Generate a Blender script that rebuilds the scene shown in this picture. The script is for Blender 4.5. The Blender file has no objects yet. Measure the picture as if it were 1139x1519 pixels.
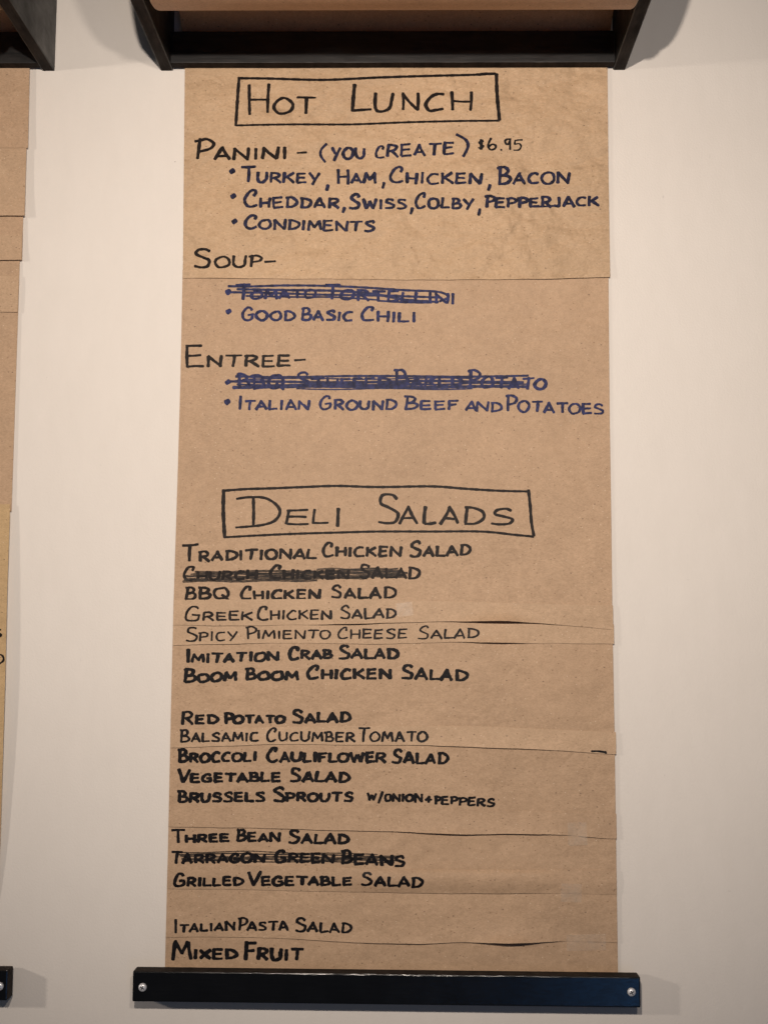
import bpy, bmesh, math, random
from mathutils import Vector, Matrix
random.seed(7)
scene = bpy.context.scene
COL = scene.collection

# ------------------------------------------------------------------ camera
F_PX, CX, CY = 1940.0, 569.5, 759.5          # focal length and centre, in photograph units
CAM = Vector((0.0, -1.36, 0.0))               # wall is the plane y = 0
Yc = Vector((39.5, -187.5, -F_PX)).normalized()
Zc = Vector((0.0054, 1.0, 0.0)); Zc = (Zc - Yc * Zc.dot(Yc)).normalized()
Xc = Yc.cross(Zc)
ROT = Matrix((Xc, Yc, Zc))
cd = bpy.data.cameras.new('camera'); cam = bpy.data.objects.new('camera', cd); COL.objects.link(cam)
cd.sensor_fit = 'VERTICAL'; cd.sensor_height = 36.0; cd.lens = 36.0 * F_PX / 1519.0
cd.clip_start = 0.05; cd.clip_end = 60
cam.matrix_world = Matrix.Translation(CAM) @ ROT.to_4x4()
scene.camera = cam

def W(u, v, d=0.0):
    """point at distance d in front of the wall, from coordinates measured on the photograph"""
    r = ROT @ Vector((u - CX, CY - v, -F_PX))
    return CAM + r * ((-d - CAM.y) / r.y)

# ------------------------------------------------------------------ light
world = bpy.data.worlds.new('World'); scene.world = world; world.use_nodes = True
bg = world.node_tree.nodes['Background']
bg.inputs[0].default_value = (0.90, 0.90, 1.0, 1); bg.inputs[1].default_value = 0.050
scene.view_settings.view_transform = 'Standard'; scene.view_settings.look = 'None'
scene.view_settings.gamma = 1.0; scene.view_settings.exposure = 0.0
scene.view_settings.use_curve_mapping = False

def lamp(name, loc, energy, color, radius, aim=None, angle=None):
    ld = bpy.data.lights.new(name, 'SPOT' if aim else 'POINT')
    ld.energy = energy; ld.color = color; ld.shadow_soft_size = radius
    o = bpy.data.objects.new(name, ld); COL.objects.link(o); o.location = loc
    if aim:
        ld.spot_size = math.radians(angle); ld.spot_blend = 1.0
        o.rotation_euler = (Vector(aim) - Vector(loc)).to_track_quat('-Z', 'Y').to_euler()
    return o
WARM = (1.0, 0.870, 0.755)
LZ = 0.425
lamp('ceiling_spot', (W(465, 240).x, -1.42, LZ), 58, WARM, 0.016, (-0.02, 0, 0.27), 76)
lamp('ceiling_spot', (W(860, 240).x, -1.42, LZ), 22, WARM, 0.030, (-0.02, 0, 0.27), 78)
lamp('ceiling_spot', (-2.35, -1.45, LZ), 54, WARM, 0.07)
# a cool window far behind the viewer, low and to the right
al = bpy.data.lights.new('window_light', 'AREA'); al.shape = 'RECTANGLE'; al.size = 0.75; al.size_y = 0.8
al.energy = 2.7; al.color = (0.13, 0.42, 1.0)
wo = bpy.data.objects.new('window_light', al); COL.objects.link(wo); wo.location = (1.15, -3.6, -1.32)
wo.rotation_euler = (Vector((0, 0, 0)) - wo.location).to_track_quat('-Z', 'Y').to_euler()

# ------------------------------------------------------------------ materials
def mat(name, rough=0.6, spec=0.4):
    m = bpy.data.materials.new(name); m.use_nodes = True
    b = m.node_tree.nodes['Principled BSDF']
    b.inputs['Roughness'].default_value = rough
    b.inputs['Specular IOR Level'].default_value = spec
    return m, m.node_tree, b
def nd(nt, t, **kw):
    n = nt.nodes.new(t)
    for k, v in kw.items():
        if k in n.inputs: n.inputs[k].default_value = v
        else: setattr(n, k, v)
    return n
def ramp(nt, src, stops):
    r = nt.nodes.new('ShaderNodeValToRGB'); e = r.color_ramp.elements
    while len(e) < len(stops): e.new(0.5)
    for el, (p, c) in zip(e, stops):
        el.position = p; el.color = c if len(c) == 4 else (*c, 1)
    nt.links.new(src, r.inputs[0]); return r.outputs[0]
def mixc(nt, fac, a, b, mode='MIX'):
    n = nt.nodes.new('ShaderNodeMix'); n.data_type = 'RGBA'; n.blend_type = mode
    for s, v in ((0, fac), (6, a), (7, b)):
        if hasattr(v, 'node'): nt.links.new(v, n.inputs[s])
        else: n.inputs[s].default_value = v if s == 0 or len(v) == 4 else (*v, 1)
    return n.outputs[2]
def coords(nt, scale=(1, 1, 1), off=(0, 0, 0)):
    t = nt.nodes.new('ShaderNodeTexCoord'); mp = nt.nodes.new('ShaderNodeMapping')
    mp.inputs['Scale'].default_value = scale; mp.inputs['Location'].default_value = off
    nt.links.new(t.outputs['Object'], mp.inputs[0]); return mp.outputs[0]
def noise(nt, vec, scale, detail=3, rough=0.55):
    n = nd(nt, 'ShaderNodeTexNoise', Scale=scale, Detail=detail, Roughness=rough)
    nt.links.new(vec, n.inputs['Vector']); return n.outputs['Fac']
def bump(nt, b, h, strength, dist):
    n = nd(nt, 'ShaderNodeBump', Strength=strength, Distance=dist)
    nt.links.new(h, n.inputs['Height'])
    prev = b.inputs['Normal'].links
    if prev: nt.links.new(prev[0].from_socket, n.inputs['Normal'])
    nt.links.new(n.outputs[0], b.inputs['Normal'])

def nd_color(nt, v):
    n = nd(nt, 'ShaderNodeTexNoise', Scale=12.0, Detail=3); nt.links.new(v, n.inputs['Vector']); return n.outputs['Color']

def kraft(name, col, off, wrinkle=0.25):
    m, nt, b = mat(name, 0.62, 0.25)
    v = coords(nt, off=off)
    big = noise(nt, v, 7, 4)
    c = ramp(nt, big, [(0.3, tuple(x * 0.93 for x in col)), (0.7, tuple(x * 1.06 for x in col))])
    fv = coords(nt, (1.0, 1.0, 2.6), off)
    fib = noise(nt, fv, 520, 4, 0.7)
    c = mixc(nt, 1.0, c, ramp(nt, fib, [(0.26, (0.76, 0.74, 0.71)), (0.5, (1, 1, 1)), (0.76, (1.15, 1.16, 1.17))]), 'MULTIPLY')
    mid = noise(nt, coords(nt, (1, 1, 1), (3.1, 0, 1.7)), 75, 3, 0.6)
    c = mixc(nt, 1.0, c, ramp(nt, mid, [(0.3, (0.95, 0.945, 0.94)), (0.7, (1.04, 1.04, 1.04))]), 'MULTIPLY')
    gr = noise(nt, coords(nt, (1, 1, 1.3), (1.1, 0, 2.7)), 260, 3, 0.6)
    c = mixc(nt, 1.0, c, ramp(nt, gr, [(0.3, (0.93, 0.925, 0.92)), (0.7, (1.06, 1.06, 1.065))]), 'MULTIPLY')
    # bark flecks: scattered dark and pale specks
    for sc, thr, colr, rnd in ((330, 0.15, (0.20, 0.115, 0.06), 0.955), (240, 0.12, (0.09, 0.06, 0.04), 0.978), (420, 0.13, (0.78, 0.64, 0.48), 0.975)):
        vo = nd(nt, 'ShaderNodeTexVoronoi', Scale=sc); nt.links.new(coords(nt, (1, 1, 1.5), (sc * .01, 0, off[0])), vo.inputs['Vector'])
        near = nd(nt, 'ShaderNodeMath', operation='LESS_THAN'); nt.links.new(vo.outputs['Distance'], near.inputs[0]); near.inputs[1].default_value = thr * 1.9
        sx = nd(nt, 'ShaderNodeSeparateColor'); nt.links.new(vo.outputs['Color'], sx.inputs[0])
        pick = nd(nt, 'ShaderNodeMath', operation='GREATER_THAN'); nt.links.new(sx.outputs[0], pick.inputs[0]); pick.inputs[1].default_value = rnd
        mul = nd(nt, 'ShaderNodeMath', operation='MULTIPLY'); nt.links.new(near.outputs[0], mul.inputs[0]); nt.links.new(pick.outputs[0], mul.inputs[1])
        sc2 = nd(nt, 'ShaderNodeMath', operation='MULTIPLY'); nt.links.new(mul.outputs[0], sc2.inputs[0]); sc2.inputs[1].default_value = 0.6
        c = mixc(nt, sc2.outputs[0], c, colr)
    nt.links.new(c, b.inputs['Base Color'])
    bump(nt, b, fib, 0.10, 0.0006)
    bump(nt, b, noise(nt, coords(nt, (1, 1, 1.5), off), 13, 4, 0.5), wrinkle, 0.018)
    if wrinkle > .8:
        mk = ramp(nt, noise(nt, coords(nt, off=(.37, 0, .9)), 5.5, 2), [(0.45, (0, 0, 0)), (0.68, (1, 1, 1))])
        hh = mixc(nt, 1.0, ramp(nt, noise(nt, coords(nt, (1, 1, 0.6), off), 30, 3, 0.5), [(0, (0, 0, 0)), (1, (1, 1, 1))]), mk, 'MULTIPLY')
        bump(nt, b, hh, 0.9, 0.012)
    vo = nd(nt, 'ShaderNodeTexVoronoi', Scale=9.0, feature='DISTANCE_TO_EDGE'); nt.links.new(mixc(nt, 0.12, coords(nt, (1, 1, 1), off), nd_color(nt, v)), vo.inputs['Vector'])
    bump(nt, b, ramp(nt, vo.outputs['Distance'], [(0.0, (0, 0, 0)), (0.10, (1, 1, 1))]), wrinkle * .35, 0.004)
    return m
KR = (0.500, 0.350, 0.228)
M_TOP = kraft('kraft_crumpled', tuple(a * b for a, b in zip(KR, (1.05, 1.05, 1.01))), (0.3, 0, 0.1), 1.0)
M_BASE = kraft('kraft_sheet', tuple(a * b for a, b in zip(KR, (0.95, 0.935, 0.93))), (1.3, 0, 0.7), 0.36)
M_STRIP = kraft('kraft_strip', tuple(a * b for a, b in zip(KR, (0.985, 0.985, 0.985))), (2.2, 0, 2.1), 0.3)
M_STRIP2 = kraft('kraft_patch', tuple(a * b for a, b in zip(KR, (0.93, 0.915, 0.91))), (4.2, 0, 5.1), 0.3)
M_GOLD = kraft('kraft_golden', tuple(a * b for a, b in zip(KR, (1.02, 1.02, 0.84))), (6.2, 0, 4.1), 0.3)
M_ROLL = kraft('kraft_roll', tuple(a * b for a, b in zip(KR, (1.06, 0.90, 0.80))), (3.2, 0, 3.1), 0.05)

def wall_mat():
    m, nt, b = mat('wall_paint', 0.55, 0.3)
    v = coords(nt)
    c = ramp(nt, noise(nt, v, 3.0, 4), [(0.3, (0.735, 0.690, 0.640)), (0.7, (0.765, 0.722, 0.672))])
    c = mixc(nt, 1.0, c, ramp(nt, noise(nt, coords(nt, (1, 1, .35)), 60, 4, .6), [(0.3, (0.985, .985, .982)), (0.7, (1.012, 1.012, 1.012))]), 'MULTIPLY')
    # small scuffs, dings and pencil specks
    for (u, vv, rx, rz, k) in ((260, 240, 1.6, .7, .75), (983, 292, 2.0, 3.0, .14), (1081, 1322, 3.0, 1.5, .10), (1052, 232, 1.2, 4.0, .08), (150, 690, 1.4, 1.0, .12), (120, 980, 1.0, 5.0, .07), (1020, 860, 4.0, .8, .08), (985, 1150, .9, 1.0, .25), (70, 560, .9, .8, .2), (205, 1170, 1.0, 4.5, .08)):
        p = W(u, vv); px = 0.0007
        mp = nt.nodes.new('ShaderNodeMapping'); mp.vector_type = 'POINT'
        mp.inputs['Scale'].default_value = (1 / (rx * px), 0.0, 1 / (rz * px)); mp.inputs['Location'].default_value = (-p.x / (rx * px), 0, -p.z / (rz * px))
        nt.links.new(v, mp.inputs[0])
        ln = nd(nt, 'ShaderNodeVectorMath', operation='LENGTH'); nt.links.new(mp.outputs[0], ln.inputs[0])
        f = ramp(nt, ln.outputs['Value'], [(0.35, (k, k, k)), (1.0, (0, 0, 0))])
        c = mixc(nt, f, c, (0.10, 0.085, 0.075))
    nt.links.new(c, b.inputs['Base Color'])
    bump(nt, b, noise(nt, v, 420, 3, 0.6), 0.25, 0.0009)
    bump(nt, b, noise(nt, v, 22, 3, 0.5), 0.12, 0.004)
    return m
M_WALL = wall_mat()

def black_wood(name, dark, worn, rough, grain=(1, 1, 8), spec=0.45, lo=0.45, hi=0.8):
    m, nt, b = mat(name, rough, spec)
    g = noise(nt, coords(nt, grain), 38, 5, 0.65)
    c = ramp(nt, g, [(lo, dark), (hi, worn)])
    nt.links.new(c, b.inputs['Base Color'])
    r = ramp(nt, noise(nt, coords(nt), 30, 4), [(0.3, (rough * .8,) * 3), (0.7, (min(1, rough * 1.25),) * 3)])
    nt.links.new(r, b.inputs['Roughness'])
    bump(nt, b, g, 0.25, 0.0012)
    return m
M_EDGE = black_wood('black_stained_edge', (0.0165, 0.0128, 0.0112), (0.041, 0.031, 0.026), 0.85, (4, .8, 4), 0.12, .4, .75)
M_BLACK = black_wood('black_stained_board', (0.007, 0.007, 0.0075), (0.024, 0.023, 0.023), 0.5, (.6, 2, 6), 0.4)
M_GLOSS = black_wood('black_gloss_paint', (0.0010, 0.0012, 0.0018), (0.0020, 0.0023, 0.0034), 0.18, (1, 1, 8), 0.8)

def ink(name, col, col2, alpha=None):
    m, nt, b = mat(name, 0.5, 0.12)
    v = coords(nt)
    nt.links.new(ramp(nt, noise(nt, v, 260, 3), [(0.35, col), (0.68, col2)]), b.inputs['Base Color'])
    if alpha:
        a = ramp(nt, noise(nt, coords(nt, (.3, 1, 3)), 520, 3, 0.7), [(alpha[0], (alpha[2],) * 3), (alpha[1], (1, 1, 1))])
        nt.links.new(a, b.inputs['Alpha'])
    return m
INK_BLACK = ink('black_marker', (0.004, 0.0036, 0.0045), (0.012, 0.011, 0.013))
INK_BROWN = ink('faded_black_marker', (0.0055, 0.0038, 0.0036), (0.019, 0.013, 0.012))
INK_BLUE = ink('blue_black_marker', (0.006, 0.006, 0.014), (0.024, 0.026, 0.070))
INK_NAVY = ink('navy_marker', (0.010, 0.012, 0.042), (0.032, 0.038, 0.128))
DRY_NAVY = ink('dry_navy_marker', (0.014, 0.017, 0.05), (0.040, 0.047, 0.13), (0.30, 0.50, 0.68))
DRY_BLACK = ink('dry_black_marker', (0.020, 0.017, 0.016), (0.050, 0.042, 0.038), (0.33, 0.60, 0.30))
M_STEEL, _nt, _b = mat('zinc_screw', 0.36, 0.6)
_b.inputs['Metallic'].default_value = 0.45
_nt.links.new(ramp(_nt, noise(_nt, coords(_nt), 900, 2), [(0.3, (0.74, 0.76, 0.80)), (0.7, (0.90, 0.91, 0.94))]), _b.inputs['Base Color'])
M_RECESS, _nt, _b = mat('screw_recess', 0.5, 0.5)
_nt.links.new(ramp(_nt, noise(_nt, coords(_nt), 900, 2), [(0.3, (0.03, 0.03, 0.032)), (0.7, (0.06, 0.06, 0.06))]), _b.inputs['Base Color'])

# ------------------------------------------------------------------ object helpers
def link(name, bm, mats, parent=None, origin=(0, 0, 0), smooth=True):
    """link a bmesh built in world coordinates as one object; origin is where its parent thing stands"""
    bmesh.ops.translate(bm, verts=bm.verts, vec=-Vector(origin))
    me = bpy.data.meshes.new(name); bm.to_mesh(me); bm.free()
    for m in (mats if isinstance(mats, (list, tuple)) else [mats]): me.materials.append(m)
    if smooth:
        for p in me.polygons: p.use_smooth = True
    o = bpy.data.objects.new(name, me); COL.objects.link(o)
    if parent: o.parent = parent
    return o
def thing(name, label, cat, loc, group=None):
    o = bpy.data.objects.new(name, None); COL.objects.link(o); o.location = loc; o.empty_display_size = 0.05
    o['label'] = label; o['category'] = cat
    if group: o['group'] = group
    return o
def box(bm, x0, x1, y0, y1, z0, z1, bevel=0.0, seg=2):
    b2 = bmesh.new(); bmesh.ops.create_cube(b2, size=1)
    for v in b2.verts:
        v.co = Vector(((x0 + x1) / 2 + v.co.x * (x1 - x0), (y0 + y1) / 2 + v.co.y * (y1 - y0), (z0 + z1) / 2 + v.co.z * (z1 - z0)))
    if bevel: bmesh.ops.bevel(b2, geom=b2.edges[:], offset=bevel, segments=seg, affect='EDGES', profile=0.6)
    me = bpy.data.meshes.new('t'); b2.to_mesh(me); b2.free(); bm.from_mesh(me); bpy.data.meshes.remove(me)
def interp(knots, x):
    if x <= knots[0][0]: return knots[0][1]
    for (a, va), (b, vb) in zip(knots, knots[1:]):
        if x <= b:
            t = (x - a) / (b - a); t = t * t * (3 - 2 * t)
            return va + (vb - va) * t
    return knots[-1][1]
def lin(knots, x):
    if x <= knots[0][0]: return knots[0][1]
    for (a, va), (b, vb) in zip(knots, knots[1:]):
        if x <= b: return va + (vb - va) * (x - a) / (b - a)
    return knots[-1][1]

# ------------------------------------------------------------------ wall
bm = bmesh.new(); box(bm, -3.2, 3.2, 0.0, 0.12, -2.2, 2.2)
wall = link('wall', bm, M_WALL, smooth=False); wall['kind'] = 'structure'

# ------------------------------------------------------------------ roll holders
ZB = W(600, 104.5).z                                  # underside of the holder
XL, XR = W(239, 105).x, W(927, 105).x                 # outer faces of the side panels
TH, DEP, RAD, HGT = 0.0135, 0.300, 0.140, 0.36
def side_panel(x0, x1):
    prof = [(0.0, ZB)]
    for k in range(15):
        a = math.pi / 2 * k / 14
        prof.append((DEP - RAD + RAD * math.sin(a), ZB + RAD - RAD * math.cos(a)))
    prof += [(DEP, ZB + HGT), (0.0, ZB + HGT)]
    bm = bmesh.new()
    A = [bm.verts.new((x0, -d - 0.0002, z)) for d, z in prof]; B = [bm.verts.new((x1, -d - 0.0002, z)) for d, z in prof]
    f1 = bm.faces.new(A); f2 = bm.faces.new(B[::-1])
    for i in range(len(A)):
        j = (i + 1) % len(A); f = bm.faces.new((A[j], A[i], B[i], B[j])); f.material_index = 1
    bmesh.ops.recalc_face_normals(bm, faces=bm.faces[:])
    ed = [e for e in bm.edges if len(e.link_faces) == 2 and (e.link_faces[0] in (f1, f2)) != (e.link_faces[1] in (f1, f2))]
    bmesh.ops.bevel(bm, geom=ed, offset=0.0011, segments=2, affect='EDGES', profile=0.5)
    return bm
base = Vector(((XL + XR) / 2, 0, ZB))
HG = 'black wooden paper roll holders'
holder = thing('roll_holder', 'black wooden roll holder on the wall above the hot lunch menu, full width in view', 'roll holder', base, HG)
for a, b, inner in ((XL, XL + TH, 1), (XR - TH, XR, -1)):
    link('side_panel', side_panel(a, b), [M_BLACK, M_EDGE], holder, base, smooth=False)
bm = bmesh.new(); BAR_D0, BAR_D1 = 0.0045, 0.0172
zb1 = W(600, 46, BAR_D1).z
box(bm, XL + TH, XR - TH, -BAR_D1, -BAR_D0, ZB + 0.0012, zb1, 0.0005)
for f in bm.faces:
    if abs(f.normal.z) > 0.9: f.material_index = 1
link('cross_bar', bm, [M_BLACK, M_EDGE], holder, base, smooth=False)
# roll: lowest seen line of its underside at y = 14 on the photograph, 142 mm out
RR = 0.098
pt = W(600, 15, 0.142)
ray = (pt - CAM).normalized(); n = Vector((0, ray.z, -ray.y)).normalized()
if n.z > 0: n = -n
RC = Vector((0, pt.y, pt.z)) - n * RR
bm = bmesh.new()
bmesh.ops.create_cone(bm, cap_ends=True, segments=24, radius1=0.012, radius2=0.012, depth=(XR - XL) + 0.012,
                      matrix=Matrix.Translation((base.x, RC.y, RC.z)) @ Matrix.Rotation(math.pi / 2, 4, 'Y'))
link('rod', bm, M_BLACK, holder, base)

PXL, PXR = W(272.5, 100).x, W(903, 100).x              # paper edges at the top
def roll_mesh():
    bm = bmesh.new(); n = 128; x0, x1 = PXL - 0.001, PXR + 0.001
    rings = []
    for x, r in ((x0, 0.02), (x0, RR - 0.0025), (x0 + 0.0008, RR - 0.0008), (x0 + 0.0025, RR), (x1 - 0.0025, RR), (x1 - 0.0008, RR - 0.0008), (x1, RR - 0.0025), (x1, 0.02)):
        rings.append([bm.verts.new((x, RC.y + r * math.cos(2 * math.pi * k / n), RC.z + r * math.sin(2 * math.pi * k / n))) for k in range(n)])
    for a, b in zip(rings, rings[1:]):
        for k in range(n): bm.faces.new((a[k], a[(k + 1) % n], b[(k + 1) % n], b[k]))
    bmesh.ops.recalc_face_normals(bm, faces=bm.faces[:])
    return bm
rbase = Vector((base.x, RC.y, RC.z - RR))
RG = 'rolls of brown kraft paper'
roll = thing('paper_roll', 'roll of brown kraft paper sitting in the black holder over the hot lunch menu', 'paper roll', rbase, RG)
link('paper', roll_mesh(), M_ROLL, roll, rbase)
for x0, x1 in ((PXL - 0.003, PXL + 0.004), (PXR - 0.004, PXR + 0.003)):
    bm = bmesh.new(); a = []
    n = 48
    for x, r in ((x0, 0.0125), (x0, 0.0195), (x1, 0.0195), (x1, 0.0125)):
        a.append([bm.verts.new((x, RC.y + r * math.cos(2 * math.pi * k / n), RC.z + r * math.sin(2 * math.pi * k / n))) for k in range(n)])
    for p, q in zip(a, a[1:] + a[:1]):
        for k in range(n): bm.faces.new((p[k], p[(k + 1) % n], q[(k + 1) % n], q[k]))
    bmesh.ops.recalc_face_normals(bm, faces=bm.faces[:])
    link('core_end', bm, M_STRIP2, roll, rbase)

# second holder and roll, cut by the left edge of the picture
def dup(root, loc, label):
    r = root.copy(); COL.objects.link(r); r.location = loc; r['label'] = label
    for ch in root.children:
        c = ch.copy(); COL.objects.link(c); c.parent = r
        for g in ch.children:
            q = g.copy(); COL.objects.link(q); q.parent = c
    return r
SH = W(82, 105).x - XR
dup(holder, base + Vector((SH, 0, 0)), 'black wooden roll holder cut off by the left edge, above the partly seen menu')
dup(roll, rbase + Vector((SH, 0, 0)), 'kraft paper roll in the holder cut off by the left edge')

# ------------------------------------------------------------------ bottom rails
def screw(u, v, d, R, turn, parent, origin):
    c = W(u, v, d); bm = bmesh.new(); n = 32; rings = []
    prof = [(R, 0.0), (R, R * .18), (R * .93, R * .38), (R * .72, R * .56), (R * .42, R * .68), (R * .02, R * .72)]
    for r, h in prof:
        rings.append([bm.verts.new((c.x + r * math.cos(2 * math.pi * k / n), c.y - h, c.z + r * math.sin(2 * math.pi * k / n))) for k in range(n)])
    for a, b in zip(rings, rings[1:]):
        for k in range(n): bm.faces.new((a[k], a[(k + 1) % n], b[(k + 1) % n], b[k]))
    bmesh.ops.recalc_face_normals(bm, faces=bm.faces[:])
    o = link('screw', bm, M_STEEL, parent, origin)
    bm = bmesh.new()
    for ang in (turn, turn + math.pi / 2):
        b2 = bmesh.new(); box(b2, -R * .56, R * .56, -R * .08, R * .08, -R * .12, R * .12)
        bmesh.ops.transform(b2, matrix=Matrix.Translation((c.x, c.y - R * .645 - (0.00003 if ang == turn else 0), c.z)) @ Matrix.Rotation(ang, 4, 'Y'), verts=b2.verts)
        me = bpy.data.meshes.new('t'); b2.to_mesh(me); b2.free(); bm.from_mesh(me); bpy.data.meshes.remove(me)
    q = link('cross_recess', bm, M_RECESS, o, origin, smooth=False)
RD0, RD1 = 0.0055, 0.0245
def rail(ul, ur, v0l, v0r, v1l, v1r, label):
    a = W(ul, v0l, RD1); b = W(ur, v0r, RD1); c = W(ul, v1l, RD1); d = W(ur, v1r, RD1)
    org = Vector(((c.x + d.x) / 2, 0, (c.z + d.z) / 2))
    t = thing('bottom_rail', label, 'rail', org, 'black wooden rails at the foot of the menus')
    bm = bmesh.new(); bx0, bx1 = (a.x + c.x) / 2, (b.x + d.x) / 2
    zt, zb = (a.z + b.z) / 2, (c.z + d.z) / 2
    L = bx1 - bx0; H = zt - zb
    box(bm, -L / 2, L / 2, -RD1, -RD0, 0, H, 0.0013)
    for f in bm.faces:
        if f.normal.y > -0.9: f.material_index = 1
    sl = math.atan2(b.z - a.z + d.z - c.z, 2 * L)
    bmesh.ops.transform(bm, matrix=Matrix.Translation(((bx0 + bx1) / 2, 0, zb)) @ Matrix.Rotation(-sl, 4, 'Y'), verts=bm.verts)
    link('bar', bm, [M_GLOSS, M_EDGE], t, org, smooth=False)
    return t, org
t, org = rail(197, 949.5, 1441, 1449, 1485.5, 1495.5, 'long black rail with two silver screws under the mixed fruit line')
screw(212, 1464.5, RD1, 0.0041, 0.5, t, org); screw(936, 1471.5, RD1, 0.0041, 1.1, t, org)
t, org = rail(-741, 11.5, 1433.5, 1439.5, 1478, 1484.5, 'end of a black rail cut off by the lower left edge of the picture')
screw(0, 1463, RD1, 0.0041, 0.9, t, org)

# ------------------------------------------------------------------ paper sheets
def wob(x, s):
    return math.sin(x * .031 + s) * .5 + math.sin(x * .083 + s * 2.3) * .25 + math.sin(x * .19 + s * 5.1) * .12
class Sheet:
    """a sheet of paper lying on the wall: four edges and its distance from the wall"""
    def __init__(s, left, right, top, bot, d0, lift=((0, 0),), bulge=0.0, wave=0.0004, seed=0.0, toplift=0.0, power=3.5, sidelift=0.0):
        s.left, s.right, s.top, s.bot = left, right, top, bot
        s.d0, s.lift, s.bulge, s.wave, s.seed, s.toplift, s.power, s.sidelift = d0, lift, bulge, wave, seed, toplift, power, sidelift
    def depth(s, u, v):
        y0, y1 = lin(s.top, u), lin(s.bot, u)
        t = min(1, max(0, (v - y0) / (y1 - y0)))
        d = s.d0(u, v) if callable(s.d0) else s.d0
        d += (lambda k: 0.0015 * k + 0.0007 * k * k)(interp(s.lift, u)) * t ** s.power + s.bulge * math.sin(math.pi * t) + s.toplift * (1 - t) ** 6
        q = (u - lin(s.left, v)) / (lin(s.right, v) - lin(s.left, v)); q = min(1, max(0, q))
        d += s.sidelift * q ** 5
        d += s.wave * (.5 + .5 * math.sin(u * .021 + v * .006 + s.seed) * math.sin(v * .013 - u * .004 + s.seed * 1.7))
        return d
    def mesh(s, nu=80, nv=14):
        bm = bmesh.new(); g = []
        for j in range(nv + 1):
            tj = j / nv
            if nv <= 20: tj = tj ** 0.8
            row = []
            for i in range(nu + 1):
                q = i / nu
                u = lin(s.left, 0) if False else None
                # edges depend on v, rows depend on u: two fixed-point steps
                v = lin(s.top, 570) * (1 - tj) + lin(s.bot, 570) * tj
                for _ in range(3):
                    u = lin(s.left, v) * (1 - q) + lin(s.right, v) * q
                    v = lin(s.top, u) * (1 - tj) + (lin(s.bot, u) + wob(u, s.seed) * 0.7) * tj
                row.append(bm.verts.new(W(u, v, s.depth(u, v))))
            g.append(row)
        for j in range(nv):
            for i in range(nu): bm.faces.new((g[j][i], g[j + 1][i], g[j + 1][i + 1], g[j][i + 1]))
        return bm
def put(sheet, name, m, parent, origin, nu=80, nv=14, label=None):
    o = link(name, sheet.mesh(nu, nv), m, parent, origin)
    md = o.modifiers.new('thickness', 'SOLIDIFY'); md.thickness = 0.00018; md.offset = -1
    es = o.modifiers.new('crisp_edges', 'EDGE_SPLIT'); es.split_angle = math.radians(40)
    if label: o['label'] = label
    return o
def soft(u, v, a=0.0, b=0.0): return a + b

MORG = Vector((W(580, 1437).x, 0, W(580, 1437).z))
menu = thing('paper_menu', 'brown kraft paper menu headed Hot Lunch and Deli Salads in marker handwriting', 'menu', MORG, 'handwritten kraft paper menus')
LEFT = [(60, 275), (105, 274.5), (413, 271), (560, 268), (630, 266), (700, 264), (890, 258), (1050, 254), (1260, 249.5), (1437, 245), (1500, 243)]
RIGHT = [(60, 900.5), (105, 901), (415, 902), (630, 904), (760, 906), (890, 907.5), (960, 908.5), (1085, 911), (1200, 912.5), (1437, 916), (1500, 917)]
def base_d(u, v):
    return 0.0014 + 0.0010 * math.exp(-((v - 1000) / 350.0) ** 2) + 0.0004 * math.sin(v * .008)
def under(off, *sheets):
    """resting on the highest of the given sheets plus a hair"""
    return lambda u, v: max(s.depth(u, v) for s in sheets) + off
BASE = Sheet(LEFT, RIGHT, [(0, 400)], [(0, 1462), (1000, 1462)], base_d, seed=.4, wave=.0005, sidelift=0.0006)
TOPS = Sheet([(0, 272), (105, 274.5), (413, 271.5)], [(0, 900), (105, 900.5), (250, 902), (414, 904.5)], [(0, 62)], [(270, 412.5), (400, 413), (560, 414.5), (720, 415), (800, 413.5), (905, 411)],
             lambda u, v: base_d(u, v) + .0008 if v > 170 else base_d(u, v) + .0008, lift=((270, .2), (330, .7), (420, .35), (540, .2), (700, .45), (820, 1.1), (905, 1.0)), seed=1.3, wave=.0009, power=9)
def strip(top, bot, on, lift, seed, l=0, r=0, bulge=.0003, off=.0003, power=2.6, toplift=0.0):
    return Sheet([(v, u + l) for v, u in LEFT], [(v, u + r) for v, u in RIGHT], top, bot, under(off, *on), lift=lift, bulge=bulge, seed=seed, wave=.00015, power=power, toplift=toplift)
PIM = strip([(250, 918), (910, 926)], [(255, 957.5), (330, 955.5), (400, 953.5), (545, 955.5), (680, 952.5), (760, 953.5), (905, 955.5)], [BASE],
            ((255, .5), (290, .7), (350, .9), (420, .25), (520, .6), (640, .4), (740, 1.9), (810, .25), (860, .6), (905, .5)), 2.2, r=2.0)
GRK = strip([(255, 890), (480, 888.5), (600, 890.5), (910, 898)], [(255, 927.5), (330, 928), (470, 927), (560, 924), (680, 922), (753, 920.5), (830, 927), (905, 934)], [BASE, PIM],
            ((255, .3), (310, .7), (380, .6), (430, .25), (520, 1.7), (580, 1.0), (640, .7), (745, 2.8), (800, 1.3), (850, .5), (905, .3)), 3.1, r=1.0, bulge=.0006)
BAL = strip([(250, 1083), (430, 1078), (560, 1076.5), (720, 1077.5), (910, 1086)], [(250, 1109.5), (330, 1106.5), (420, 1104), (560, 1105), (640, 1106), (720, 1108.5), (800, 1112), (905, 1118.5)], [BASE],
            ((250, .6), (350, .7), (470, .5), (560, .7), (690, 1.2), (760, 1.3), (840, .9), (905, .5)), 4.4, r=2.0, bulge=.0004)
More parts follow.
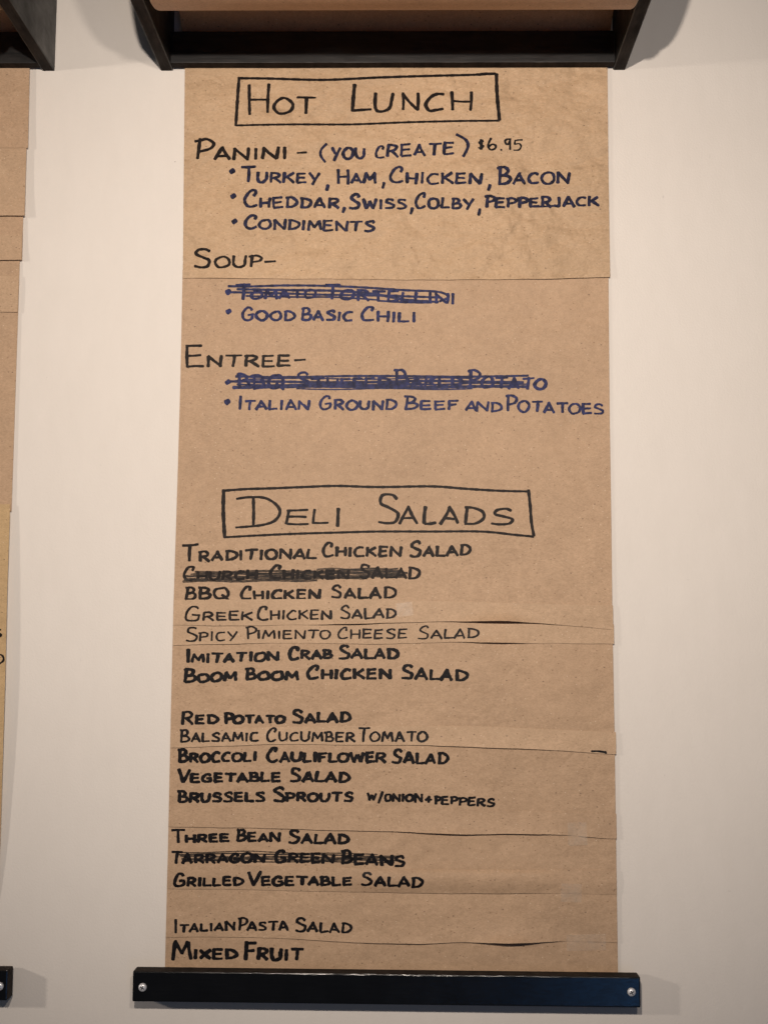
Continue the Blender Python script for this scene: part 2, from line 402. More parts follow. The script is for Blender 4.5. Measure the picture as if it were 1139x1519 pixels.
BLK = strip([(250, 1196), (420, 1198), (560, 1199.5), (740, 1202), (910, 1207)], [(250, 1226), (330, 1227.5), (420, 1229.5), (560, 1233), (680, 1237.5), (760, 1237), (845, 1239), (902, 1244)], [BASE],
            ((250, .6), (330, .8), (420, .9), (540, 1.0), (670, 2.0), (720, 1.5), (790, 1.7), (835, 1.0), (852, .05), (866, 1.0), (890, .9), (905, .6)), 5.2, r=1.0)
GRL = strip([(250, 1282), (350, 1283), (450, 1286), (560, 1289), (740, 1290), (913, 1291)], [(248, 1318.5), (350, 1319.5), (450, 1321.5), (560, 1324), (740, 1326), (830, 1325), (913, 1327)], [BASE],
            ((250, .25), (400, .4), (560, .5), (680, .7), (760, .7), (830, .2), (913, .2)), 6.6, bulge=.0012, toplift=.0003)
ITA = strip([(248, 1306), (560, 1312), (913, 1315)], [(245, 1390.5), (330, 1390), (410, 1391), (470, 1395), (520, 1398.5), (620, 1400), (690, 1398), (750, 1400), (835, 1396), (915, 1398.5)], [BASE],
            ((245, .4), (400, .5), (480, .9), (600, 1.4), (680, .9), (760, 3.0), (820, 1.2), (840, .2), (915, .5)), 7.9, power=5)
_g = under(.0003, BASE, ITA)
def _gd(u, v):
    t = min(1, max(0, (v - lin(GRL.top, u)) / (lin(GRL.bot, u) - lin(GRL.top, u))))
    return _g(u, v) + .0030 * interp(((480, 0), (580, 1), (790, 1), (850, .05)), u) * math.sin(math.pi * t ** .75)
GRL.d0 = _gd
o_base = put(BASE, 'sheet', M_BASE, menu, MORG, 90, 110)
o_top = put(TOPS, 'sheet', M_TOP, menu, MORG, 90, 60, 'creased upper sheet with the panini and soup lines')
o_pim = put(PIM, 'paper_strip', M_STRIP, menu, MORG); o_grk = put(GRK, 'paper_strip', M_STRIP, menu, MORG)
o_bal = put(BAL, 'paper_strip', M_STRIP, menu, MORG); o_blk = put(BLK, 'paper_strip', M_STRIP2, menu, MORG)
o_grl = put(GRL, 'paper_strip', M_STRIP2, menu, MORG); o_ita = put(ITA, 'paper_strip', M_BASE, menu, MORG, 80, 24)

# bits of matte clear tape that hold the strip ends
M_TAPE, _nt, _b = mat('matte_clear_tape', 0.38, 0.5)
_nt.links.new(ramp(_nt, noise(_nt, coords(_nt), 300, 3), [(0.3, (0.70, 0.62, 0.52)), (0.7, (0.82, 0.74, 0.64))]), _b.inputs['Base Color'])
_nt.links.new(ramp(_nt, noise(_nt, coords(_nt, (1, 1, 1), (.3, 0, .2)), 170, 3), [(0.3, (0.08,) * 3), (0.7, (0.20,) * 3)]), _b.inputs['Alpha'])
def tape(u0, v0, u1, v1, tilt, sheets):
    bm = bmesh.new(); n = 10; g = []
    for j in range(n + 1):
        row = []
        for i in range(n + 1):
            a, b_ = u0 + (u1 - u0) * i / n, v0 + (v1 - v0) * j / n
            a, b_ = a + (b_ - (v0 + v1) / 2) * tilt, b_ + (a - (u0 + u1) / 2) * tilt * -1
            row.append(bm.verts.new(W(a, b_, max(s.depth(a, b_) for s in sheets) + .00035)))
        g.append(row)
    for j in range(n):
        for i in range(n): bm.faces.new((g[j][i], g[j + 1][i], g[j + 1][i + 1], g[j][i + 1]))
    link('clear_tape', bm, M_TAPE, menu, MORG)
tape(842, 1220, 870, 1254, .05, [BASE, BLK]); tape(832, 1311, 862, 1338, -.04, [BASE, GRL, ITA])
tape(840, 1386, 898, 1410, .03, [BASE, ITA]); tape(588, 894, 612, 914, .12, [BASE, GRK, PIM])

# the sheet above the cross bar, rising behind the bar and bending out to the back of the roll
def feed_mesh(sh=0.0):
    bm = bmesh.new(); z0, z1 = ZB + 0.004, RC.z; rows = []
    back = -(RC.y + RR) - 0.0004 if False else None
    yb = RC.y + RR + 0.0006
    for k in range(33):
        t = k / 32; z = z0 + (z1 - z0) * t
        e = max(0, (t - .30) / .70)
        y = -0.0036 + (yb + 0.0036) * (e * e * (3 - 2 * e))
        rows.append([bm.verts.new((PXL + (PXR - PXL) * i / 8 + sh, y, z)) for i in range(9)])
    for a, b in zip(rows, rows[1:]):
        for i in range(8): bm.faces.new((a[i], a[i + 1], b[i + 1], b[i]))
    return bm
link('paper_feed', feed_mesh(), M_ROLL, menu, MORG)

# ------------------------------------------------------------------ handwriting
def cr(p, n=7, closed=False):
    P = [Vector(q) for q in p]; out = []
    m = len(P)
    rng = range(m) if closed else range(m - 1)
    for i in rng:
        g = (lambda k: P[k % m]) if closed else (lambda k: P[min(max(k, 0), m - 1)])
        a, b, c, d = g(i - 1), g(i), g(i + 1), g(i + 2)
        for k in range(n):
            t = k / n
            out.append(0.5 * ((2 * b) + (c - a) * t + (2 * a - 5 * b + 4 * c - d) * t * t + (3 * b - a - 3 * c + d) * t ** 3))
    out.append(P[0] if closed else P[-1]); return out
# strokes on a unit cell: 'l' straight, 'c' curved
G = {
 'A': (.92, [('l', (0, 0), (.50, 1)), ('l', (.46, 1), (1, -.02)), ('l', (.16, .30), (.82, .30))]),
 'B': (.80, [('l', (.12, 1), (.06, 0)), ('c', (-.10, .97), (.15, 1), (.55, 1), (.80, .78), (.55, .55), (.12, .50)), ('c', (.12, .50), (.75, .50), (1, .27), (.70, .04), (.02, 0))]),
 'C': (.85, [('c', (.80, .70), (.88, .93), (.62, 1), (.28, .82), (.04, .42), (.20, .07), (.55, 0), (1, .09))]),
 'c': (.80, [('c', (.95, .93), (.60, 1), (.25, .82), (.02, .42), (.22, .04), (.55, 0), (1, .08))]),
 'D': (.92, [('l', (.14, 1), (.12, 0)), ('c', (0, .98), (.45, 1), (.92, .72), (.97, .35), (.60, .05), (.02, 0))]),
 'E': (.78, [('l', (.06, 1), (.04, 0)), ('l', (0, .98), (.92, 1)), ('l', (.05, .52), (.84, .54)), ('l', (.02, 0), (1, .04))]),
 'F': (.74, [('l', (.08, 1), (.06, 0)), ('l', (0, .97), (1, 1)), ('l', (.07, .52), (.82, .54))]),
 'G': (.92, [('c', (.82, .80), (.72, .98), (.40, .95), (.08, .58), (.10, .14), (.45, -.01), (.85, .10), (.93, .38)), ('l', (.48, .42), (1, .42))]),
 'H': (.85, [('l', (.04, 1), (.06, 0)), ('l', (.95, 1), (.93, 0)), ('l', (.06, .48), (.95, .50))]),
 'I': (.14, [('l', (.5, 1), (.4, 0))]),
 'J': (.62, [('c', (.75, 1), (.80, .45), (.62, .04), (.25, 0), (0, .14))]),
 'K': (.88, [('l', (.06, 1), (.04, 0)), ('l', (.90, 1), (.08, .42)), ('l', (.30, .52), (1, -.02))]),
 'L': (.76, [('l', (.06, 1), (.02, 0)), ('l', (.02, 0), (1, .04))]),
 'M': (1.08, [('l', (0, 0), (.13, 1)), ('l', (.13, 1), (.48, .30)), ('l', (.48, .30), (.86, 1)), ('l', (.86, 1), (1, 0))]),
 'N': (.96, [('l', (.04, 0), (.05, 1)), ('l', (.05, 1), (.92, 0)), ('l', (.92, 0), (.98, 1))]),
 'O': (.98, [('o', (.50, 1), (.14, .82), (0, .42), (.20, .04), (.58, 0), (.93, .24), (.97, .64), (.78, .94))]),
 'P': (.76, [('l', (.12, 1), (.07, 0)), ('c', (-.14, .95), (.15, .99), (.55, 1), (.97, .82), (.80, .54), (.12, .42))]),
 'Q': (1.0, [('o', (.50, 1), (.12, .80), (0, .42), (.20, .04), (.56, 0), (.90, .24), (.94, .64), (.76, .94)), ('l', (.55, .32), (1, -.14))]),
 'R': (.86, [('l', (.10, 1), (.06, 0)), ('c', (0, .97), (.55, 1), (.88, .80), (.65, .54), (.15, .46)), ('l', (.36, .48), (1, -.02))]),
 'S': (.82, [('c', (.92, .86), (.66, 1), (.24, .93), (.16, .70), (.55, .53), (.93, .34), (.82, .07), (.40, 0), (0, .05))]),
 'T': (1.0, [('l', (.52, 1), (.47, 0)), ('l', (0, .97), (1, 1))]),
 'U': (.88, [('c', (.04, 1), (.04, .35), (.22, .03), (.55, 0), (.86, .22), (.92, .6), (.95, 1)), ]),
 'V': (.90, [('l', (0, 1), (.42, 0)), ('l', (.42, 0), (1, 1))]),
 'W': (1.25, [('l', (0, 1), (.24, 0)), ('l', (.24, 0), (.52, .72)), ('l', (.52, .72), (.76, 0)), ('l', (.76, 0), (1, 1))]),
 'X': (.88, [('l', (0, 1), (1, 0)), ('l', (.95, 1), (.05, 0))]),
 'Y': (.90, [('l', (0, 1), (.46, .42)), ('l', (1, 1), (.32, -.10))]),
 '$': (.72, [('c', (.92, .80), (.55, .90), (.12, .74), (.50, .50), (.90, .30), (.50, .08), (0, .14)), ('l', (.42, 1), (.36, -.04)), ('l', (.66, 1), (.60, -.04))]),
 '6': (.74, [('c', (.42, 1), (.12, .60), (.02, .22), (.35, 0), (.85, .08), (.92, .36), (.55, .44), (.10, .22))]),
 '9': (.66, [('c', (.92, .84), (.50, 1), (.08, .80), (.15, .52), (.55, .50), (.90, .80)), ('l', (.92, .96), (.88, 0))]),
 '5': (.80, [('l', (.22, .98), (1, 1)), ('l', (.22, .98), (.12, .56)), ('c', (.12, .56), (.60, .62), (.88, .36), (.60, .06), (0, .02))]),
 '.': (.12, [('l', (.4, .04), (.5, 0))]),
 '+': (.80, [('l', (.60, 1), (.52, 0)), ('l', (.60, 1), (.02, .42)), ('l', (.02, .42), (1, .46))]),
 '/': (.45, [('l', (1, 1.15), (0, -.15))]),
}
class Pen:
    """collects marker strokes as ribbons lying a hair above a sheet"""
    def __init__(s, sheet, width): s.bm = bmesh.new(); s.sheet = sheet; s.w = width; s.k = 0
    def stroke(s, pts, w=None, taper=0.10, flat=.74):
        w = (w or s.w) * random.uniform(.96, 1.2)
        # resample
        P = [Vector(p[:2]) for p in pts]; Q = [P[0]]
        step = 1.6
        for a, b in zip(P, P[1:]):
            L = (b - a).length; m = max(1, int(L / step))
            for i in range(1, m + 1): Q.append(a.lerp(b, i / m))
        if len(Q) < 2: Q.append(Q[0] + Vector((.5, .1)))
        ph, ph2 = random.uniform(0, 9), random.uniform(0, 9)
        n = len(Q); T = []
        for i in range(n):
            d = Q[min(n - 1, i + 1)] - Q[max(0, i - 1)]
            T.append(d.normalized() if d.length > 1e-6 else Vector((1, 0)))
        off = 0.00006 + s.k * 0.0000035; s.k += 1
        Lf, Rt = [], []
        hs = []
        for i in range(n):
            t = i / (n - 1)
            h = .5 * w * (flat + (1 - flat) * 1.15 * abs(T[i].y)) * (1 + .09 * math.sin(i * .55 + ph) + .06 * math.sin(i * 1.4 + ph2))
            h *= 1 - taper * max(0, (t - .75) / .25) ** 2
            hs.append(h)
        def V(p): return s.bm.verts.new(W(p.x, p.y, s.sheet.depth(p.x, p.y) + off))
        for i in range(n):
            N = Vector((-T[i].y, T[i].x))
            Lf.append(V(Q[i] + N * hs[i])); Rt.append(V(Q[i] - N * hs[i]))
        for i in range(n - 1): s.bm.faces.new((Lf[i], Rt[i], Rt[i + 1], Lf[i + 1]))
        for end, sg in ((0, -1), (n - 1, 1)):
            N = Vector((-T[end].y, T[end].x)); D = T[end] * sg; h = hs[end]
            a = [Q[end] + N * (h * math.cos(x)) + D * (h * .5 * math.sin(x)) for x in (math.pi * k / 5 for k in range(1, 5))]
            vs = [Lf[end]] + [V(p) for p in a] + [Rt[end]]
            s.bm.faces.new(vs if sg > 0 else vs[::-1])
    def glyph(s, ch, x0, x1, yb, h, w=None, slant=0.03):
        wd, strokes = G[ch]
        jr = random.uniform(-.06, .06); jy = random.uniform(-.035, .035) * h; w = (w or s.w) * random.uniform(.94, 1.08)
        for st in strokes:
            pts = [(p[0] + random.uniform(-.045, .045), p[1] + random.uniform(-.045, .045)) for p in st[1:]]
            if st[0] == 'c': pp = cr([(a, b, 0) for a, b in pts])
            elif st[0] == 'o':
                pp = cr([(a, b, 0) for a, b in pts], closed=True)
            else:
                a, b = Vector((*pts[0], 0)), Vector((*pts[1], 0)); m = a.lerp(b, .5)
                dv = (b - a); k = random.uniform(-.035, .035)
                m += Vector((-dv.y * k, dv.x * k, 0)); pp = cr([a, m, b], 5)
            out = []
            for p in pp:
                X = x0 + p.x * (x1 - x0) + (p.y - .5) * h * (slant + jr)
                out.append((X, yb + jy - p.y * h))
            s.stroke(out, w)
            if st[0] == 'l' and w > 3.6 and random.random() < .22:      # the pen went over part of the line again
                k = random.uniform(.35, .8); m = max(2, int(len(out) * k)); dx, dy = random.uniform(-1, 1), random.uniform(-.8, .8)
                s.stroke([(a + dx, b + dy) for a, b in (out[:m] if random.random() < .5 else out[-m:])], w * .8)
    def word(s, text, x0, x1, yb0, yb1, H, h, w=None, spans=None, slant=0.03):
        pad = (w or s.w) * .5
        ws = []
        for i, ch in enumerate(text):
            g = G[ch][0]; ws.append(g * (H * .92 if i == 0 else h * 1.12))
        gap = h * (.30 if len(text) < 9 else .27)
        gaps = []
        for i in range(len(text) - 1):
            g = gap
            if text[i] == 'I' or text[i + 1] == 'I': g *= 1.25
            if text[i] in 'TL' and text[i + 1] in 'AOT': g *= .45
            if text[i] == 'P' and text[i + 1] in 'A': g *= .35
            if text[i] in 'AFPTV' and i == 0: g *= .5
            gaps.append(g)
        tot = sum(ws) + sum(gaps); k = (x1 - x0 - 2 * pad) / tot
        x = x0 + pad
        for i, ch in enumerate(text):
            a, b = (x, x + ws[i] * k)
            if spans and i in spans: a, b = spans[i][0] + pad, spans[i][1] - pad
            xm = (a + b) / 2; yb = yb0 + (yb1 - yb0) * (xm - x0) / (x1 - x0)
            hh = (H if i == 0 else h * random.uniform(.95, 1.05)) - 2 * pad * .8
            c2 = 'c' if (ch == 'C' and i > 0) else ch
            s.glyph(c2, a, b, yb - pad * .8, hh, w, slant)
            x += ws[i] * k + (gaps[i] if i < len(gaps) else 0) * k
    def dot(s, u, v, r=4.1):
        s.stroke([(u - r * .55, v + r * .35), (u, v), (u + r * .6, v - r * .4)], r * 1.75, 0, 1.0)
    def comma(s, u0, v0, u1, v1, w=None): s.stroke([(u0, v0), ((u0 + u1) / 2 + .3, (v0 + v1) / 2), (u1, v1)], w or s.w)
    def done(s, m, parent, label):
        if label: pass
        o = link('lettering', s.bm, m, parent, MORG if parent not in LEFTS else LORG, smooth=False)
        if label: o['label'] = label
        return o
LEFTS = []; LORG = None

def line(sheet, obj, ink_, width, words, extra=None, label=None, dots=()):
    p = Pen(sheet, width)
    for d in dots: p.dot(*d)
    for wd in words: p.word(*wd[:7], **(wd[7] if len(wd) > 7 else {}))
    if extra: extra(p)
    return p.done(ink_, obj, label)

# --- upper sheet
def hot_box(p):
    p.stroke(cr([(354.5, 116, 0), (400, 116.5, 0), (480, 118.5, 0), (560, 115, 0), (640, 112.5, 0), (700, 111, 0), (735, 109.5, 0)]), 4.3)
    p.stroke([(706, 110), (722, 108.8), (734, 108.6)], 3.2)
    p.stroke(cr([(736, 110, 0), (737, 140, 0), (740.5, 178, 0)]), 4.6)
    p.stroke(cr([(740, 179, 0), (680, 179.5, 0), (600, 181.5, 0), (520, 184.5, 0), (430, 184.5, 0), (350, 186, 0)]), 4.2)
    p.stroke(cr([(355, 115, 0), (353, 140, 0), (350, 186, 0)]), 4.6)
line(TOPS, o_top, INK_BROWN, 4.5, [('HOT', 367, 470, 171, 170.5, 45, 27, dict(spans={0: (367, 403), 1: (404, 437), 2: (437, 471)})),
     ('LUNCH', 521, 702, 166, 165, 41, 30, dict(spans={0: (521, 552), 1: (553, 586), 2: (594, 623), 3: (630, 660), 4: (666, 702)}))], hot_box, 'boxed heading reading HOT LUNCH')
def pan(p):
    p.stroke([(441, 226.8), (455, 226)], 4)
line(TOPS, o_top, INK_BROWN, 4.7, [('PANINI', 290.5, 426.5, 238.5, 237, 33, 20.5)], pan, 'black line reading PANINI')
def you(p):
    p.stroke(cr([(484.5, 213.5, 0), (476.5, 222, 0), (476, 231, 0), (482.5, 240.5, 0)]), 4)
    p.stroke(cr([(677, 199.5, 0), (690, 207, 0), (694, 217, 0), (687, 232, 0)]), 4.4)
line(TOPS, o_top, INK_BLUE, 4.2, [('YOU', 490, 543, 238, 236, 20, 18), ('CREATE', 555, 675, 235.5, 229.5, 20, 20)], you, 'bracketed words YOU CREATE')
line(TOPS, o_top, INK_BLACK, 2.8, [('$6.95', 708.5, 776, 222, 224.5, 16, 19, dict(spans={0: (708, 719), 1: (722, 737), 2: (741, 745), 3: (747, 758.5), 4: (760, 776)}))], None, 'thin price reading $6.95')
def com1(p): p.comma(486.5, 274.5, 484.5, 282); p.comma(569.5, 271, 567.5, 279); p.comma(726.5, 274, 724, 282)
line(TOPS, o_top, INK_BLUE, 4.4, [('TURKEY', 355.5, 476.5, 271.5, 273, 27, 17.5), ('HAM', 499, 560, 274, 273, 24, 17.5), ('CHICKEN', 577, 716, 273, 274, 26, 18), ('BACON', 737, 846, 274, 274, 28, 19)], com1, None, [(344.5, 254)])
def com2(p):
    p.comma(511, 308, 508.5, 315); p.comma(611.5, 308.5, 609, 317); p.comma(711.5, 310, 709.5, 319)
    p.stroke(cr([(795, 306.5, 0), (812, 306, 0), (830, 304.5, 0)]), 3.4)
line(TOPS, o_top, INK_BLUE, 4.5, [('CHEDDAR', 360, 505, 308.5, 310, 27, 17.5), ('SWISS', 516.5, 604.5, 310, 311, 23.5, 17), ('COLBY', 614, 704, 310, 311, 25, 18), ('PEPPERJACK', 719, 890, 309.5, 306.5, 20, 17)], com2, None, [(346.3, 291)])
line(TOPS, o_top, INK_BLUE, 4.4, [('CONDIMENTS', 362, 558, 340, 345, 23, 17)], None, None, [(348, 328.5)])
def soup(p): p.stroke([(393, 388.5), (409, 387.5)], 4)
line(TOPS, o_top, INK_BROWN, 4.3, [('SOUP', 286.5, 391, 398, 398, 31, 19)], soup)
# --- main sheet
def tort(p):
    for L, w in (([(339, 424.5), (370, 425), (420, 423.5), (480, 424), (540, 426.5), (600, 430.5), (640, 432), (658, 435), (665, 441), (652, 447)], 4.3),
                 ([(341, 433.5), (400, 434.5), (470, 437), (540, 438), (600, 439.5), (655, 441.5)], 4.8),
                 ([(352, 429), (430, 430.5), (500, 431.5), (560, 437), (600, 444.5), (650, 448)], 4.4), ([(365, 439), (430, 440.5), (500, 441), (560, 445)], 3.4),
                 ([(560, 446), (600, 448.5), (640, 449)], 4.0)):
        p.stroke(cr([(a, b, 0) for a, b in L], 5), w)
line(BASE, o_base, INK_NAVY, 4.2, [('TOMATO', 349, 470, 445.5, 443.5, 25, 15.5), ('TORTELLINI', 480.5, 675, 445, 452, 25, 18)], None, 'crossed-out navy line reading TOMATO TORTELLINI', [(339, 433)])
line(BASE, o_base, DRY_NAVY, 4.0, [], tort, 'navy crossing-out strokes over the tortellini line').name = 'crossing_out'
line(BASE, o_base, INK_NAVY, 4.2, [('GOOD', 357.5, 439, 477, 476, 22, 16.5), ('BASIC', 446.5, 525, 476.5, 477, 20.5, 16.5), ('CHILI', 534, 617.5, 477.5, 479, 24, 17)], None, None, [(339.5, 462, 4)])
def ent(p): p.stroke([(437, 534.5), (453, 533.5)], 3.6)
line(BASE, o_base, INK_BROWN, 4.3, [('ENTREE', 275, 433, 545.5, 545, 33, 19.5)], ent)
def pot(p):
    for k, (y, x0, x1) in enumerate(((558.5, 350, 783), (562, 360, 700), (566.5, 341, 776), (570.5, 352, 640), (574, 346, 782), (569.5, 560, 781), (577, 440, 700))):
        L = [(x0 + (x1 - x0) * i / 8, y + .9 * math.sin(i * 1.3 + k * 2) + (-1.0 if i > 4 and y < 570 else 0) * .5, 0) for i in range(9)]
        p.stroke(cr(L, 5), (4.2, 2.6, 5.2, 3.6, 5.4, 3.6, 2.6)[k])
line(BASE, o_base, INK_NAVY, 4.3, [('BBQ', 352, 423, 577, 577, 24, 23), ('STUFFED', 437, 580, 574.5, 574, 23, 15), ('BAKED', 584, 687, 574, 574, 27, 16), ('POTATO', 694, 812, 576, 579, 28, 18.5)], None, 'crossed-out navy line reading BBQ STUFFED BAKED POTATO', [(338, 567)])
line(BASE, o_base, DRY_NAVY, 4.0, [], pot, 'navy crossing-out strokes over the baked potato line').name = 'crossing_out'
line(BASE, o_base, INK_NAVY, 4.0, [('ITALIAN', 353.5, 460, 609, 609, 22, 16), ('GROUND', 473, 589, 609, 609, 23, 16.5), ('BEEF', 599, 681, 608.5, 608.5, 22, 15), ('AND', 690, 746, 610, 612, 16, 16), ('POTATOES', 750, 896, 611.5, 616, 26, 18)], None, None, [(337.6, 596)])
def deli(p):
    p.stroke(cr([(331, 728, 0), (365, 725.5, 0), (400, 724.5, 0), (450, 722.5, 0), (500, 720.8, 0), (560, 722.5, 0), (640, 721.5, 0), (690, 725, 0), (740, 728, 0), (784, 729, 0)]), 4.8)
    p.stroke(cr([(783.5, 727, 0), (786, 750, 0), (788, 775, 0), (791.5, 795, 0)]), 4.6)
    p.stroke(cr([(791, 796, 0), (760, 793, 0), (714, 788.5, 0), (640, 788.5, 0), (560, 788.5, 0), (500, 790, 0), (420, 792.5, 0), (333, 797, 0)]), 4.4)
    p.stroke(cr([(332, 727, 0), (331.5, 760, 0), (333.5, 797, 0)]), 4.8)
    p.stroke([(376, 738), (376.5, 760), (376, 780)], 4.7)
    p.stroke(cr([(351, 740, 0), (370, 737.5, 0), (392, 738.5, 0), (408, 747, 0), (415.5, 759, 0), (408, 772, 0), (388, 779, 0), (350, 782.5, 0)]), 4.5)
    p.glyph('E', 425, 459, 777, 21); p.glyph('L', 464, 487, 776.5, 20.5); p.glyph('I', 500, 503, 779.5, 25)
line(BASE, o_base, INK_BROWN, 4.5, [('SALADS', 558, 763, 777, 780, 46, 27, dict(spans={0: (558, 594), 1: (591, 622), 2: (627, 648), 3: (652, 681), 4: (686, 720), 5: (727, 763)}))], deli, 'boxed heading reading DELI SALADS')
line(BASE, o_base, INK_BROWN, 4.5, [('TRADITIONAL', 268, 472, 834, 829.5, 28, 17), ('CHICKEN', 476, 597, 827, 826.5, 24, 16.5), ('SALAD', 606, 700, 826.5, 825, 25, 18)])
def church(p):
    for k, (y, x0, x1) in enumerate(((847.5, 290, 596), (851, 284, 604), (854.5, 276, 600), (858, 274, 540), (861, 272, 470), (849.5, 330, 590), (856.5, 400, 602), (844.5, 470, 590))):
        L = [(x0 + (x1 - x0) * i / 8, y + .8 * math.sin(i * 1.7 + k * 2.1) - 2.2 * (x0 + (x1 - x0) * i / 8 - 430) / 170 * .5, 0) for i in range(9)]
        p.stroke(cr(L, 5), (4.0, 4.6, 4.2, 4.4, 4.6, 2.8, 4.0, 3.0)[k])
line(BASE, o_base, INK_BROWN, 4.4, [('CHURCH', 270.5, 383, 862.5, 860.5, 24, 16), ('CHICKEN', 399, 519, 860, 859.5, 22, 15.5), ('SALAD', 532, 624, 858.5, 859.5, 23, 18)], None, 'scribbled-out line reading CHURCH CHICKEN SALAD')
line(BASE, o_base, DRY_BLACK, 4.0, [], church, 'dry black scribble over the church chicken salad line').name = 'crossing_out'
line(BASE, o_base, INK_BROWN, 4.5, [('BBQ', 274, 341.5, 891, 888.5, 21, 20), ('CHICKEN', 355, 476.5, 891, 890, 22, 16.5), ('SALAD', 490, 588.5, 889, 888, 21.5, 18.5)])
line(GRK, o_grk, INK_BROWN, 3.5, [('GREEK', 273, 377, 922, 920.5, 24, 14.5), ('CHICKEN', 380, 493.5, 920.5, 919.5, 23, 15.5), ('SALAD', 503.5, 589, 919, 917.5, 21, 16)])
line(PIM, o_pim, INK_BROWN, 3.2, [('SPICY', 275, 353, 952.5, 950, 23, 14.5), ('PIMIENTO', 365, 492, 948.5, 948, 20, 14.5), ('CHEESE', 500, 605, 948.5, 947.5, 19, 15.5), ('SALAD', 619.5, 710.5, 948, 947.5, 20.5, 15.5)])
line(BASE, o_base, INK_BLACK, 4.8, [('IMITATION', 276, 415.5, 985, 981.5, 23, 16), ('CRAB', 427, 494, 979.5, 978, 22, 15.5), ('SALAD', 501, 592, 978.5, 978.5, 23, 17)])
line(BASE, o_base, INK_BLACK, 5.0, [('BOOM', 272.5, 353, 1014, 1011, 22.5, 15.5), ('BOOM', 363, 445, 1010, 1010.5, 20, 16), ('CHICKEN', 454, 582, 1008.5, 1008.5, 23, 17), ('SALAD', 594, 695, 1008.5, 1011, 23.5, 18.5)])
line(BASE, o_base, INK_BLACK, 5.0, [('RED', 268, 325.5, 1076, 1074.5, 22, 15.5), ('POTATO', 332, 425, 1075, 1074, 19, 14.5), ('SALAD', 432, 522, 1074, 1072, 22.5, 17)])
line(BAL, o_bal, INK_BLACK, 3.6, [('BALSAMIC', 267, 385, 1102, 1100.5, 20.5, 15), ('CUCUMBER', 394, 528, 1100.5, 1101, 21.5, 15.5), ('TOMATO', 530, 635, 1101, 1101, 22.5, 16)])
def dash(p): p.stroke(cr([(877, 1114.5, 0), (886, 1114.3, 0), (897, 1115.8, 0)]), 3.8); p.stroke([(897, 1115), (898.5, 1117.5)], 3)
line(BAL, o_bal, INK_BLACK, 3.6, [], dash, 'short black dash at the end of the balsamic strip').name = 'ink_dash'
line(BASE, o_base, INK_BLACK, 5.0, [('BROCCOLI', 263.5, 382, 1132.5, 1130.5, 22.5, 16.5), ('CAULIFLOWER', 394, 574.5, 1131.5, 1132, 24, 17), ('SALAD', 580, 666.5, 1133, 1134.5, 23, 18.5)])
line(BASE, o_base, INK_BLACK, 5.0, [('VEGETABLE', 263, 419, 1162, 1160.5, 22, 16), ('SALAD', 428.5, 520.5, 1161, 1161.5, 23.5, 17.5)])
def onion(p): p.stroke([(567.5, 1174.5), (561.5, 1191)], 3.8)
line(BASE, o_base, INK_BLACK, 5.0, [('BRUSSELS', 263, 395, 1192, 1190, 20.5, 16), ('SPROUTS', 404, 526, 1190.5, 1190, 24, 16)])
line(BASE, o_base, INK_BLACK, 3.9, [('W', 543.5, 559.5, 1188, 1188, 12.5, 12.5), ('ONION', 569.5, 628, 1190, 1190.5, 13, 13.5), ('+', 629, 642, 1192, 1192, 12, 12), ('PEPPERS', 643.5, 735, 1193.5, 1197.5, 14, 14)], onion, 'smaller words reading with onion and peppers')
line(BASE, o_base, INK_BLACK, 4.8, [('THREE', 252.5, 342, 1252, 1249.5, 22, 14.5), ('BEAN', 350.5, 417, 1249, 1250, 20, 15.5), ('SALAD', 427, 519, 1251.5, 1253, 22, 17)])
def tarr(p):
    for k, (y, x0, x1) in enumerate(((1264.5, 262, 560), (1267.5, 266, 592), (1270.5, 268, 590), (1274, 270, 595), (1277, 275, 585))):
        L = [(x0 + (x1 - x0) * i / 8, y + .8 * math.sin(i * 1.7 + k * 2.1) - 2.0 * math.exp(-((i - 3) / 2.0) ** 2) * (k < 2) + i * .3, 0) for i in range(9)]
        p.stroke(cr(L, 5), (2.4, 2.8, 3.4, 3.6, 2.6)[k])
line(BASE, o_base, INK_BLACK, 4.9, [('TARRAGON', 252.5, 395, 1282.5, 1280.5, 21, 16.5), ('GREEN', 406.5, 497, 1281, 1281.5, 22, 17), ('BEANS', 505.5, 602, 1282, 1287, 22, 18)], None, 'scribbled-out line reading TARRAGON GREEN BEANS')
line(BASE, o_base, DRY_BLACK, 4.0, [], tarr, 'thin dry strokes over the tarragon green beans line').name = 'crossing_out'
line(GRL, o_grl, INK_BLACK, 4.8, [('GRILLED', 256.5, 362.5, 1316.5, 1314.5, 22, 15), ('VEGETABLE', 367, 524, 1315, 1314.5, 23, 15.5), ('SALAD', 534.5, 629, 1315, 1317.5, 22, 17)])
line(ITA, o_ita, INK_BLACK, 4.0, [('ITALIAN', 258, 350, 1385, 1380.5, 22, 14.5), ('PASTA', 353, 429, 1381.5, 1381.5, 21, 15.5), ('SALAD', 437.5, 523, 1382.5, 1385, 22, 16.5)])
line(BASE, o_base, INK_BLACK, 5.2, [('MIXED', 254, 353.5, 1424.5, 1423.5, 30, 17), ('FRUIT', 361.5, 452.5, 1424.5, 1426, 29, 20)])

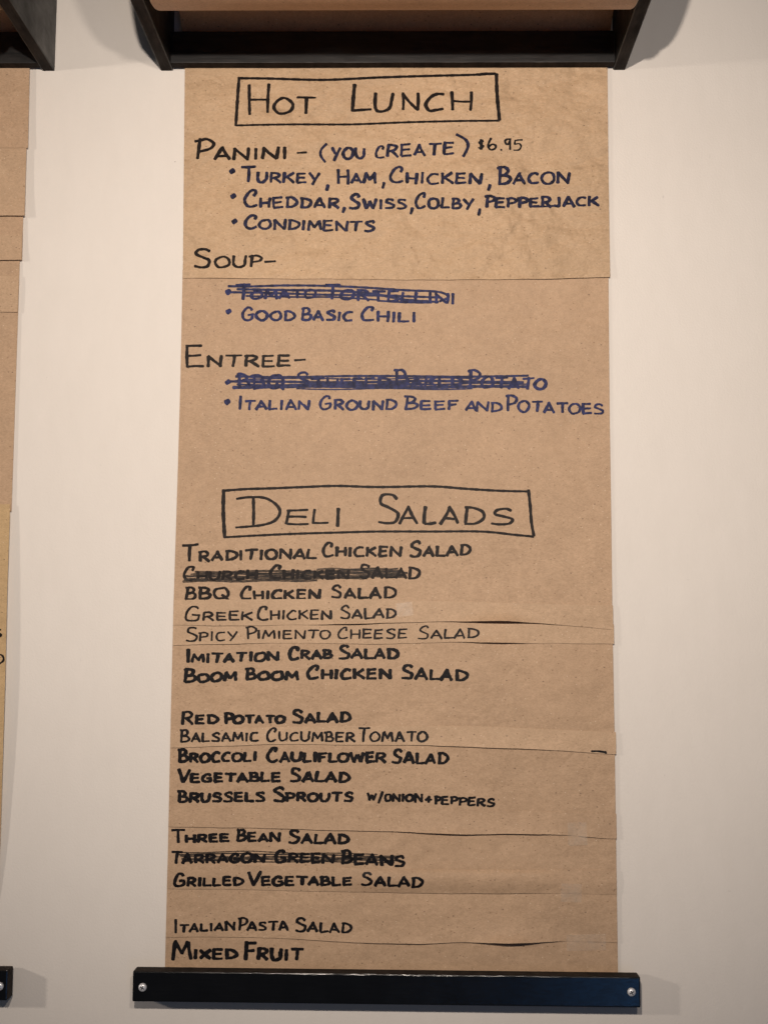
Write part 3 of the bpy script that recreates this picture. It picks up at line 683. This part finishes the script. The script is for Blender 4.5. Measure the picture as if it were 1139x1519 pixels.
# ------------------------------------------------------------------ the neighbouring menu, cut by the left edge
LORG = Vector((W(-330, 1437).x, 0, W(-330, 1437).z))
menu2 = thing('paper_menu', 'second kraft paper menu of overlapping strips, only its right edge seen at the left', 'menu', LORG, 'handwritten kraft paper menus')
def lsheet(redge, v0, v1, d, seed, lift=.3, side=0.0, bulge=.0003, wave=.0003, power=3.0, ledge=None):
    return Sheet(ledge or [(0, -590 - 0), (1500, -660)], redge, [(0, v0)], [(0, v1)], d, lift=((-700, lift), (100, lift)), seed=seed, sidelift=side, bulge=bulge, wave=wave, power=power)
l0 = lsheet([(60, 46), (105, 44.5), (220, 42)], 62, 219, .0040, .7, .8)
l1 = lsheet([(200, 40.5), (318, 37)], 205, 319.5, .0034, 1.7, 1.2, side=.0014)
l2 = lsheet([(300, 35.5), (410, 32.5)], 300, 386, .0028, 2.7, .9)
l2b = lsheet([(340, 33.5), (385, 32)], 348, 385.5, .0038, 3.3, 1.0)
l3 = lsheet([(370, 30.5), (760, 17.5)], 372, 759, .0020, 4.1, .6)
l3b = lsheet([(405, 29.0), (463, 26.5)], 409, 463, .0029, 5.1, .2, side=.0010)
def low_d(u, v):
    t = (v - 745) / 700.0
    return .0010 + .0078 * max(0, math.sin(math.pi * min(1, max(0, (t + .18) / 1.02)))) ** .8 * min(1, max(0, (u + 500) / 480))
l4 = lsheet([(745, 15), (765, 15.2), (870, 11.5), (1000, 8.5), (1100, 5.5), (1250, 1), (1300, -1.5), (1437, -6), (1480, -7)], 748, 1462, low_d, 6.1, 0, wave=.0002)
for sh, m in ((l4, M_GOLD), (l3, M_STRIP2), (l2, M_STRIP2), (l1, M_STRIP), (l0, M_BASE)):
    o = put(sh, 'sheet', m, menu2, LORG, 60, 40)
    if sh is l4: o_l4 = o
put(l3b, 'paper_strip', M_STRIP, menu2, LORG, 60, 10); put(l2b, 'paper_strip', M_STRIP, menu2, LORG, 60, 10)
bm = feed_mesh(SH); link('paper_feed', bm, M_ROLL, menu2, LORG)
LEFTS.append(o_l4)
p = Pen(l4, 3.0); p.glyph('S', -12, 2.4, 945, 12); p.glyph('O', -8, 6.3, 984.5, 13); p.done(INK_BROWN, o_l4, None)
scene.render.engine = 'CYCLES'
